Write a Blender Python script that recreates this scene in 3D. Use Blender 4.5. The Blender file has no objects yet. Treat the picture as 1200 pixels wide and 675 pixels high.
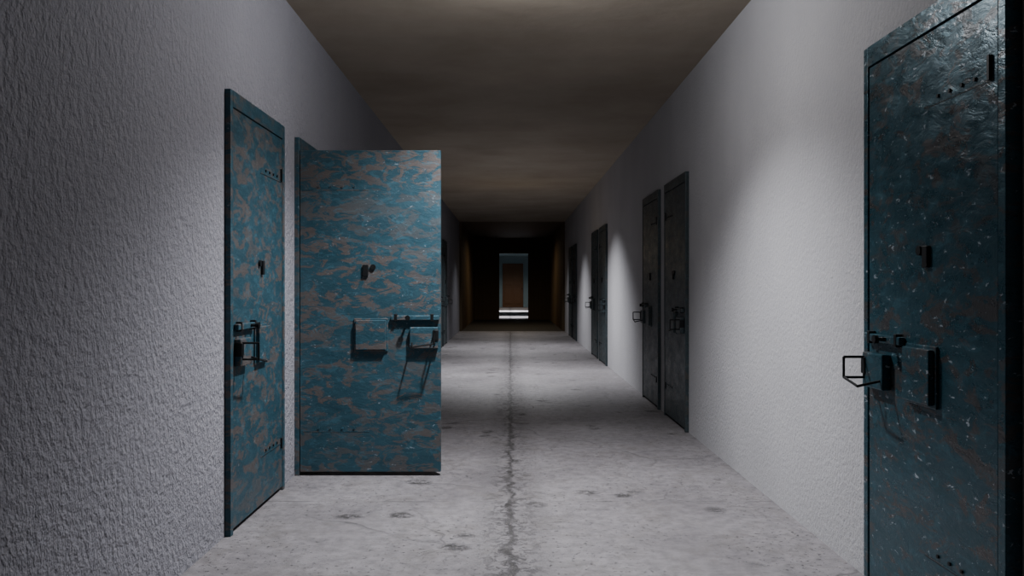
import bpy, bmesh, math, random
from mathutils import Matrix, Vector
random.seed(3)
S=bpy.context.scene
L=1.37; R=1.47; H=2.95; CH=1.2
YE=23.0; YW=31.0; YB=50.0

# ---------------------------------------------------------------- helpers
def link(o,parent=None):
    S.collection.objects.link(o)
    if parent: o.parent=parent
    return o
def add_box(bm,a,b,mi=0,bev=0.0):
    x0,y0,z0=[min(a[i],b[i]) for i in range(3)]; x1,y1,z1=[max(a[i],b[i]) for i in range(3)]
    vs=[bm.verts.new(p) for p in [(x0,y0,z0),(x1,y0,z0),(x1,y1,z0),(x0,y1,z0),(x0,y0,z1),(x1,y0,z1),(x1,y1,z1),(x0,y1,z1)]]
    fs=[bm.faces.new([vs[i] for i in q]) for q in [(0,3,2,1),(4,5,6,7),(0,1,5,4),(1,2,6,5),(2,3,7,6),(3,0,4,7)]]
    for f in fs: f.material_index=mi
    if bev>0:
        es=list({e for f in fs for e in f.edges})
        r=bmesh.ops.bevel(bm,geom=es,offset=bev,segments=2,affect='EDGES',profile=0.5)
        for f in r['faces']: f.material_index=mi
def add_rod(bm,p,q,r,mi=0,seg=8):
    p=Vector(p);q=Vector(q);d=q-p
    m=Matrix.Translation((p+q)/2) @ d.to_track_quat('Z','Y').to_matrix().to_4x4()
    res=bmesh.ops.create_cone(bm,cap_ends=True,segments=seg,radius1=r,radius2=r,depth=d.length,matrix=m)
    for v in res['verts']:
        for f in v.link_faces: f.material_index=mi
def finish(bm,name,mats,parent=None):
    bmesh.ops.recalc_face_normals(bm,faces=bm.faces)
    me=bpy.data.meshes.new(name); bm.to_mesh(me); bm.free()
    for m in mats: me.materials.append(m)
    return link(bpy.data.objects.new(name,me),parent)

class N:
    def __init__(s,name):
        s.m=bpy.data.materials.new(name); s.m.use_nodes=True
        s.t=s.m.node_tree; s.b=s.t.nodes['Principled BSDF']
    def n(s,typ,**k):
        o=s.t.nodes.new(typ)
        for a,v in k.items(): setattr(o,a,v)
        return o
    def l(s,a,b): s.t.links.new(a,b)
    def coord(s,scale=(1,1,1)):
        tc=s.n('ShaderNodeTexCoord'); mp=s.n('ShaderNodeMapping'); mp.inputs['Scale'].default_value=scale
        s.l(tc.outputs['Object'],mp.inputs['Vector']); return mp.outputs['Vector']
    def noise(s,vec,scale,detail=4,rough=.5,dist=0):
        o=s.n('ShaderNodeTexNoise'); o.inputs['Scale'].default_value=scale; o.inputs['Detail'].default_value=detail
        o.inputs['Roughness'].default_value=rough; o.inputs['Distortion'].default_value=dist
        s.l(vec,o.inputs['Vector']); return o.outputs['Fac']
    def ramp(s,fac,stops):
        o=s.n('ShaderNodeValToRGB'); cr=o.color_ramp
        while len(cr.elements)<len(stops): cr.elements.new(.5)
        for e,(p,c) in zip(cr.elements,stops):
            e.position=p; e.color=(c[0],c[1],c[2],1) if hasattr(c,'__len__') else (c,c,c,1)
        s.l(fac,o.inputs['Fac']); return o.outputs['Color']
    def mix(s,fac,a,b,mode='MIX'):
        o=s.n('ShaderNodeMix',data_type='RGBA',blend_type=mode)
        ins=[o.inputs[0],o.inputs[6],o.inputs[7]]
        for sock,v in zip(ins,(fac,a,b)):
            if hasattr(v,'links'): s.l(v,sock)
            elif hasattr(v,'__len__'): sock.default_value=(v[0],v[1],v[2],1)
            else: sock.default_value=v
        return o.outputs[2]
    def math(s,op,a,b=0.0):
        o=s.n('ShaderNodeMath',operation=op)
        for sock,v in zip(o.inputs,(a,b)):
            if hasattr(v,'links'): s.l(v,sock)
            else: sock.default_value=v
        return o.outputs[0]
    def bump(s,h,strength,dist,prev=None):
        o=s.n('ShaderNodeBump'); o.inputs['Strength'].default_value=strength; o.inputs['Distance'].default_value=dist
        s.l(h,o.inputs['Height'])
        if prev is not None: s.l(prev,o.inputs['Normal'])
        return o.outputs['Normal']
    def set(s,k,v):
        if hasattr(v,'links'): s.l(v,s.b.inputs[k])
        elif hasattr(v,'__len__'): s.b.inputs[k].default_value=(v[0],v[1],v[2],1)
        else: s.b.inputs[k].default_value=v

# ---------------------------------------------------------------- materials
def stucco(name,col,sc,st,d,dist):
    m=N(name); v=m.coord((1,1,.8))
    big=m.noise(v,1.2,4); c=m.mix(m.ramp(big,[(.3,0),(.7,1)]),[x*.88 for x in col],col)
    m.set('Base Color',c); m.set('Roughness',.7); m.set('Specular IOR Level',.12)
    a=m.noise(v,sc,3,.55,dist); b=m.noise(v,sc*3.3,2)
    n1=m.bump(a,st,d); n2=m.bump(b,st*.45,d*.4,n1); m.set('Normal',n2)
    return m.m
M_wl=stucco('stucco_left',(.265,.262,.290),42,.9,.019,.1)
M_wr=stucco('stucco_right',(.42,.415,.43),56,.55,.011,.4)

def m_floor():
    m=N('concrete_floor'); v=m.coord()
    base=m.ramp(m.noise(v,1.6,8,.6),[(.3,(.142,.132,.139)),(.7,(.262,.248,.258))])
    fine=m.ramp(m.noise(v,14,6,.65),[(.3,.60),(.6,1)])
    c=m.mix(1.0,base,fine,'MULTIPLY')
    st=m.ramp(m.noise(v,3.2,12,.78),[(.49,0),(.64,1)])
    c=m.mix(m.math('MULTIPLY',st,.62),c,(.080,.071,.066))
    sep=m.n('ShaderNodeSeparateXYZ'); m.l(v,sep.inputs[0]); X=sep.outputs[0]; Y=sep.outputs[1]
    w1=m.math('MULTIPLY',m.math('SUBTRACT',m.noise(v,4.0,8,.78),.5),.24)
    dx=m.math('ABSOLUTE',m.math('ADD',X,w1))
    wob=m.ramp(dx,[(.006,1),(.019,0)])
    w2=m.math('MULTIPLY',m.math('SUBTRACT',m.noise(v,1.7,8,.7),.5),.9)
    wob2=m.math('MULTIPLY',m.ramp(m.math('ABSOLUTE',m.math('ADD',X,w2)),[(.003,1),(.009,0)]),m.ramp(m.noise(v,1.1,2),[(.48,0),(.56,1)]))
    st1=m.math('MULTIPLY',m.ramp(m.math('ABSOLUTE',X),[(.002,1),(.006,0)]),.35)
    chip=m.math('MULTIPLY',m.ramp(m.math('ABSOLUTE',X),[(.01,1),(.22,0)]),m.ramp(m.noise(v,14,6,.75),[(.50,0),(.58,1)]))
    yy=m.math('ADD',Y,m.math('MULTIPLY',m.math('SUBTRACT',m.noise(v,3,5,.6),.5),.05))
    fr=m.math('ABSOLUTE',m.math('SUBTRACT',m.math('MODULO',m.math('ADD',yy,10.25),2.73),1.365))
    tj=m.ramp(fr,[(.004,1),(.010,0)])
    tj=m.math('MULTIPLY',tj,m.ramp(m.noise(v,2.2,3),[(.42,0),(.55,1)]))
    vo=m.n('ShaderNodeTexVoronoi',feature='DISTANCE_TO_EDGE'); vo.inputs['Scale'].default_value=.75
    nv=m.n('ShaderNodeTexNoise'); nv.inputs['Scale'].default_value=2.5; nv.inputs['Detail'].default_value=6; m.l(v,nv.inputs['Vector'])
    va=m.n('ShaderNodeVectorMath',operation='MULTIPLY_ADD'); m.l(nv.outputs['Color'],va.inputs[0]); va.inputs[1].default_value=(.35,.35,0); m.l(v,va.inputs[2])
    m.l(va.outputs[0],vo.inputs['Vector'])
    ck=m.math('MULTIPLY',m.ramp(vo.outputs['Distance'],[(.002,1),(.006,0)]),m.ramp(m.noise(v,.9,2),[(.45,0),(.6,1)]))
    pv=m.n('ShaderNodeTexVoronoi'); pv.inputs['Scale'].default_value=3.2
    vb=m.n('ShaderNodeVectorMath',operation='MULTIPLY_ADD'); m.l(nv.outputs['Color'],vb.inputs[0]); vb.inputs[1].default_value=(.3,.3,0); m.l(v,vb.inputs[2])
    m.l(vb.outputs[0],pv.inputs['Vector'])
    sc=m.n('ShaderNodeSeparateColor'); m.l(pv.outputs['Color'],sc.inputs[0])
    pit=m.math('MULTIPLY',m.ramp(pv.outputs['Distance'],[(.14,1),(.26,0)]),m.ramp(sc.outputs[0],[(.56,0),(.58,1)]))
    pit=m.math('MULTIPLY',pit,m.ramp(m.noise(v,22,5,.75),[(.44,0),(.54,1)]))
    sp=m.ramp(m.noise(v,38,4,.7),[(.60,0),(.66,1)])
    sp=m.math('MULTIPLY',sp,m.ramp(m.noise(v,1.7,3),[(.38,0),(.54,1)]))
    tot=m.math('MAXIMUM',m.math('MAXIMUM',wob,chip),m.math('MAXIMUM',m.math('MULTIPLY',tj,.6),m.math('MAXIMUM',m.math('MULTIPLY',ck,.5),pit)))
    tot=m.math('MAXIMUM',m.math('MAXIMUM',tot,sp),m.math('MAXIMUM',st1,m.math('MULTIPLY',wob2,.7)))
    tot=m.math('MULTIPLY',tot,m.ramp(m.noise(v,9,4,.7),[(.25,.45),(.6,1)]))
    c=m.mix(m.math('MULTIPLY',tot,.92),c,(.018,.016,.014))
    m.set('Base Color',c); m.set('Roughness',.6)
    n1=m.bump(m.math('SUBTRACT',1.0,tot),.7,.014); n2=m.bump(m.noise(v,35,6,.7),.3,.009,n1); m.set('Normal',n2)
    return m.m
M_fl=m_floor()
def m_ceil():
    m=N('plaster_ceiling'); v=m.coord()
    c=m.ramp(m.noise(v,.9,6,.6),[(.3,(.30,.255,.200)),(.7,(.42,.365,.295))])
    m.set('Base Color',c); m.set('Roughness',.85); m.set('Specular IOR Level',.1); m.set('Normal',m.bump(m.noise(v,9,6,.6),.3,.01)); return m.m
M_ce=m_ceil()

def m_paint(name,teal,teal2,rust,amt,rough,scuff=.675,scuffc=(.32,.38,.42),met=.25):
    m=N(name); v=m.coord((1,1,2.1))
    oi=m.n('ShaderNodeObjectInfo'); add=m.n('ShaderNodeVectorMath',operation='ADD'); sc=m.n('ShaderNodeVectorMath',operation='SCALE')
    cmb=m.n('ShaderNodeCombineXYZ')
    for i in range(3): m.l(oi.outputs['Random'],cmb.inputs[i])
    m.l(cmb.outputs[0],sc.inputs[0]); sc.inputs['Scale'].default_value=37
    m.l(v,add.inputs[0]); m.l(sc.outputs[0],add.inputs[1]); v=add.outputs[0]
    base=m.ramp(m.noise(v,4,8,.7,.4),[(.3,teal),(.7,teal2)])
    r1=m.ramp(m.noise(v,7.0,8,.7,.9),[(amt,0),(amt+.025,1)])
    r1=m.math('MULTIPLY',r1,m.ramp(m.noise(v,1.3,3),[(.3,.5),(.55,1)]))
    c=m.mix(m.math('MULTIPLY',r1,.8),base,rust)
    r2=m.ramp(m.noise(v,12,7,.7,.9),[(.56,0),(.59,1)])
    c=m.mix(m.math('MULTIPLY',r2,.35),c,[x*1.8 for x in teal2])
    r3=m.ramp(m.noise(v,21,5,.7,.5),[(scuff,0),(scuff+.02,1)])
    c=m.mix(m.math('MULTIPLY',r3,.75),c,scuffc)
    m.set('Base Color',c); m.set('Metallic',met)
    m.set('Roughness',m.ramp(m.noise(v,6,8,.75),[(.35,rough),(.65,rough+.22)]))
    m.set('Normal',m.bump(m.noise(v,9,5,.65,1.5),.5,.006)); return m.m
M_p1=m_paint('weathered_teal_paint',(.011,.045,.064),(.020,.068,.094),(.098,.074,.064),.505,.42,.655,(.20,.24,.28))
M_p2=m_paint('glossy_teal_paint',(.012,.050,.068),(.022,.074,.098),(.070,.058,.054),.53,.21,.63,(.5,.55,.6),.4)
M_p3=m_paint('dark_grey_paint',(.020,.032,.038),(.036,.053,.060),(.055,.050,.045),.55,.4)
def simple(name,c,r,met=0,ns=30):
    m=N(name); v=m.coord(); m.set('Base Color',m.mix(m.noise(v,ns,5),[x*.7 for x in c],[x*1.3 for x in c]))
    m.set('Roughness',r); m.set('Metallic',met); m.set('Normal',m.bump(m.noise(v,ns*2,3),.15,.002)); return m.m
M_ir=simple('black_iron',(.010,.011,.012),.5,.6)
M_gap=simple('door_gap_shadow_steel',(.012,.014,.016),.8)  # shade of the door gap, painted on the sheet behind closed leaves
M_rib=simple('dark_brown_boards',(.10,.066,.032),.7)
M_blk=simple('soot_dark_floor',(.012,.011,.010),.85)  # near-black colour stands in for the passage floor lying unlit
M_cell=simple('cell_plaster',(.12,.12,.12),.9)
M_fw=simple('far_grey_plaster',(.22,.30,.34),.8)
M_fd=simple('brown_wood_door',(.12,.050,.016),.55)

# ---------------------------------------------------------------- shell
OP=(5.46,6.353,2.085)
T=.2
bm=bmesh.new()
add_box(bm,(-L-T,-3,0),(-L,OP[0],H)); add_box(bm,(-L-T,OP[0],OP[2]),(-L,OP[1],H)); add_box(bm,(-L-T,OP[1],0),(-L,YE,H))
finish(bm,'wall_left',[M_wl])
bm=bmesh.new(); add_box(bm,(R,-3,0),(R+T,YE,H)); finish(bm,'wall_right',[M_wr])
bm=bmesh.new(); add_box(bm,(-L-T,-3.2,0),(R+T,-3,H)); finish(bm,'wall_back',[M_wr])
bm=bmesh.new(); add_box(bm,(-L-T,-3.2,-.1),(R+T,YE,0)); finish(bm,'floor',[M_fl])
bm=bmesh.new(); add_box(bm,(-L-T,-3.2,H),(R+T,YE,H+.1)); finish(bm,'ceiling',[M_ce])
def ribs_side(name,x,sgn):
    bm=bmesh.new(); add_box(bm,(x,YE,0),(x+sgn*T,YW,H))
    y=YE+.03
    while y<YW-.1:
        add_box(bm,(x,y,0),(x-sgn*.05,y+.10,H)); y+=.32
    finish(bm,name,[M_rib])
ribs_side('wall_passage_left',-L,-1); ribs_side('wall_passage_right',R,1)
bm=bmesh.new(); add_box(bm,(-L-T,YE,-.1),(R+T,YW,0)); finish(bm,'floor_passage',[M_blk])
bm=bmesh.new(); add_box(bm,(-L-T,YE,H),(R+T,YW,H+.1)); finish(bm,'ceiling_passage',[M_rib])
ox0,ox1,oz=-.40,.65,2.41
bm=bmesh.new()
add_box(bm,(-L-T,YW,0),(ox0,YW+.15,H)); add_box(bm,(ox1,YW,0),(R+T,YW+.15,H)); add_box(bm,(ox0,YW,oz),(ox1,YW+.15,H))
x=-L+.06
while x<R-.08:
    z0=0 if (x+.07<ox0 or x>ox1) else oz
    add_box(bm,(x,YW-.03,z0),(x+.06,YW,H)); x+=.15
finish(bm,'wall_end',[M_rib])
bm=bmesh.new(); add_box(bm,(-L,YW+.15,0),(-L-T,YB,H)); finish(bm,'wall_hall_left',[M_fw])
bm=bmesh.new(); add_box(bm,(R,YW+.15,0),(R+T,YB,H)); finish(bm,'wall_hall_right',[M_fw])
bm=bmesh.new(); add_box(bm,(-L-T,YW,-.1),(R+T,YB+.2,0)); finish(bm,'floor_hall',[M_fl])
bm=bmesh.new(); add_box(bm,(-L-T,YW+.15,H),(R+T,YB+.2,H+.1)); finish(bm,'ceiling_hall',[M_fw])
bm=bmesh.new(); add_box(bm,(-L-T,YB,0),(R+T,YB+.2,H)); finish(bm,'wall_hall_back',[M_fw])
root=link(bpy.data.objects.new('door_wooden',None)); root.location=(.15,YB-.03,0)
bm=bmesh.new()
add_box(bm,(-.60,-.05,0),(.60,.02,2.55))
for a,b,c,d in [(-.48,-.06,.2,1.1),(.06,.48,.2,1.1),(-.48,-.06,1.3,2.4),(.06,.48,1.3,2.4)]:
    add_box(bm,(a,-.075,c),(b,-.05,d),0,.008)
finish(bm,'leaf',[M_fd],root)
bm=bmesh.new(); add_rod(bm,(.53,-.12,1.1),(.53,-.05,1.1),.03); finish(bm,'knob',[M_ir],root)
bm=bmesh.new(); x0=-L-T; x1=x0-2.2
add_box(bm,(x1-.1,4.9,0),(x1,6.9,H)); add_box(bm,(x1,4.8,0),(x0,4.9,H)); add_box(bm,(x1,6.9,0),(x0,7.0,H))
finish(bm,'wall_cell',[M_cell])
bm=bmesh.new(); add_box(bm,(x1-.1,4.8,-.1),(x0,7.0,0)); finish(bm,'floor_cell',[M_cell])
bm=bmesh.new(); add_box(bm,(x1-.1,4.8,H),(x0,7.0,H+.1)); finish(bm,'ceiling_cell',[M_cell])

# ---------------------------------------------------------------- cell doors
DW,DT=.893,2.066; FW=.045
cnt=[0]
def cell_door(side,y0,hinge,paint,prot=.03,open_=False):
    cnt[0]+=1
    rz = {'far':-90,'near':90}[hinge]
    s = {('L','far'):1,('L','near'):-1,('R','near'):1,('R','far'):-1}[(side,hinge)]
    wx=-L if side=='L' else R
    yh = y0+FW if hinge=='near' else y0+FW+DW
    root=link(bpy.data.objects.new('door_%d'%cnt[0],None)); root.location=(wx,yh,0); root.rotation_euler=(0,0,math.radians(rz))
    P=lambda u,w,z:(u,s*w,z)
    bm=bmesh.new()
    def B(u0,u1,w0,w1,z0,z1,mi=0,bev=0): add_box(bm,P(u0,w0,z0),P(u1,w1,z1),mi,bev)
    g=.006
    B(-FW,-g,0,prot,0,2.15,0,.003); B(DW+g,DW+FW,0,prot,0,2.15,0,.003); B(-g,DW+g,0,prot,DT+g,2.15,0,.0)
    if open_:
        B(-.0,.012,-T,0,0,OP[2]); B(DW-.012,DW,-T,0,0,OP[2]); B(.012,DW-.012,-T,0,OP[2]-.012,OP[2])
    else: B(-g,DW+g,0,.004,0,DT+g,1)
    finish(bm,'frame',[paint,M_gap],root)
    t0=.006; t1=prot-.004
    if open_: t0,t1=.0,.045
    bm=bmesh.new()
    B(0,DW,t0,t1,.025,DT,0,.003)
    leaf=finish(bm,'leaf',[paint],root)
    if open_:
        leaf.location=(0,s*.035,0); leaf.rotation_euler=(0,0,math.radians(-90)); 
    F=t1
    bm=bmesh.new()
    B(.345,.56,F,F+.010,.79,1.0,0,.003); B(.357,.549,F+.010,F+.030,.801,.989,0,.004)
    B(.70,.877,F,F+.035,.810,.945,0,.005)
    for z in (1.817,.285):
        B(.02,.44,F,F+.0015,z-.005,z+.0,0)
        B(.02,.44,F,F+.001,z-.008,z-.005,0 if open_ else 1)
        if not open_: B(.03,.042,F,F+.010,z-.005 if z>1 else z-.03,z+.07 if z>1 else z+.03,1)
        for k in range(4):
            u=.12+k*.075; add_rod(bm,P(u,F,z+.018),P(u,F+.006,z+.018),.007,0 if open_ else 1)
    B(.40,.435,F,F+.014,1.265,1.34,1,.003)
    add_rod(bm,P(.465,F,1.325),P(.465,F+.012,1.325),.017,1,16)
    B(.58,.885,F+.002,F+.026,.988,1.018,0,.004)
    for u in (.60,.83): B(u,u+.02,F,F+.028,.980,1.028,1,.003)
    add_rod(bm,P(.69,F+.02,1.004),P(.69,F+.06,1.004),.008,1); add_rod(bm,P(.69,F+.055,1.004),P(.69,F+.070,1.004),.016,1,12)
    r=.0052; a=F+.035; b=F+.115
    pts=[(.715,a,.845),(.725,b,.825),(.858,b,.845),(.858,a,.845)]
    for p,q in zip(pts,pts[1:]): add_rod(bm,P(*p),P(*q),r,1)
    pts=[(.858,a,.845),(.858,a,.925),(.858,b,.925),(.858,b,.845)]
    for p,q in zip(pts,pts[1:]): add_rod(bm,P(*p),P(*q),r,1)
    B(.845,.880,F,F+.04,.86,.925,1,.003)
    finish(bm,'lock_fittings',[paint,M_ir],leaf)
    return root
def pair(side,yn,yf,paint):
    cell_door(side,yn,'far',paint); cell_door(side,yf,'near',paint)
cell_door('L',4.09,'far',M_p1)
cell_door('L',5.415,'near',M_p1,open_=True)
pair('L',9.96,11.28,M_p3); pair('L',15.83,17.15,M_p3)
cell_door('R',1.13,'far',M_p2,.05); cell_door('R',2.447,'near',M_p2,.05)
pair('R',7.02,8.33,M_p3); pair('R',12.89,14.20,M_p3); pair('R',18.76,20.07,M_p3)

# ---------------------------------------------------------------- lights
def spot(name,y,e,size=116,blend=1.0,col=(.95,.96,1.0),x=.05,z=H-.06,r=.05):
    d=bpy.data.lights.new(name,'SPOT'); d.energy=e; d.spot_size=math.radians(size); d.spot_blend=blend
    d.color=col; d.shadow_soft_size=r
    o=link(bpy.data.objects.new(name,d)); o.location=(x,y,z)
def point(name,y,e,z,col=(1,.93,.85),r=.08,x=.05,df=1.0):
    d=bpy.data.lights.new(name,'POINT'); d.energy=e; d.color=col; d.shadow_soft_size=r; d.diffuse_factor=df
    o=link(bpy.data.objects.new(name,d)); o.location=(x,y,z)
spot('corridor_lamp',4.6,640,121)
spot('corridor_lamp',11.9,860,115)
spot('corridor_lamp',16.8,520,110)
spot('corridor_lamp',21.3,140,110)
point('lamp_glow',4.4,56,H-.12,(.95,.96,1),df=.01)  # added light, almost specular only, for the sheen on the near right door
point('lamp_glow',14.5,4,1.8,(1,.8,.55),df=.8)  # added warm fill hanging in mid-air, no fixture; brightens the distant ceiling
spot('passage_lamp',26.0,120,170,col=(1,.8,.55))  # added warm fill that makes the brown ribs visible
spot('hall_lamp',33.8,1900,66); spot('hall_lamp',42,3600,70); spot('hall_lamp',47.0,220,150,col=(1,.9,.8))

w=bpy.data.worlds.new('World'); S.world=w; w.use_nodes=True
w.node_tree.nodes['Background'].inputs[0].default_value=(.5,.55,.7,1); w.node_tree.nodes['Background'].inputs[1].default_value=.01

c=bpy.data.cameras.new('camera'); c.lens=30; c.sensor_width=36; c.shift_x=2/1200; c.shift_y=-1.5/1200; c.clip_start=.05
co=link(bpy.data.objects.new('camera',c)); co.location=(0,0,CH); co.rotation_euler=(math.radians(90),0,0); S.camera=co
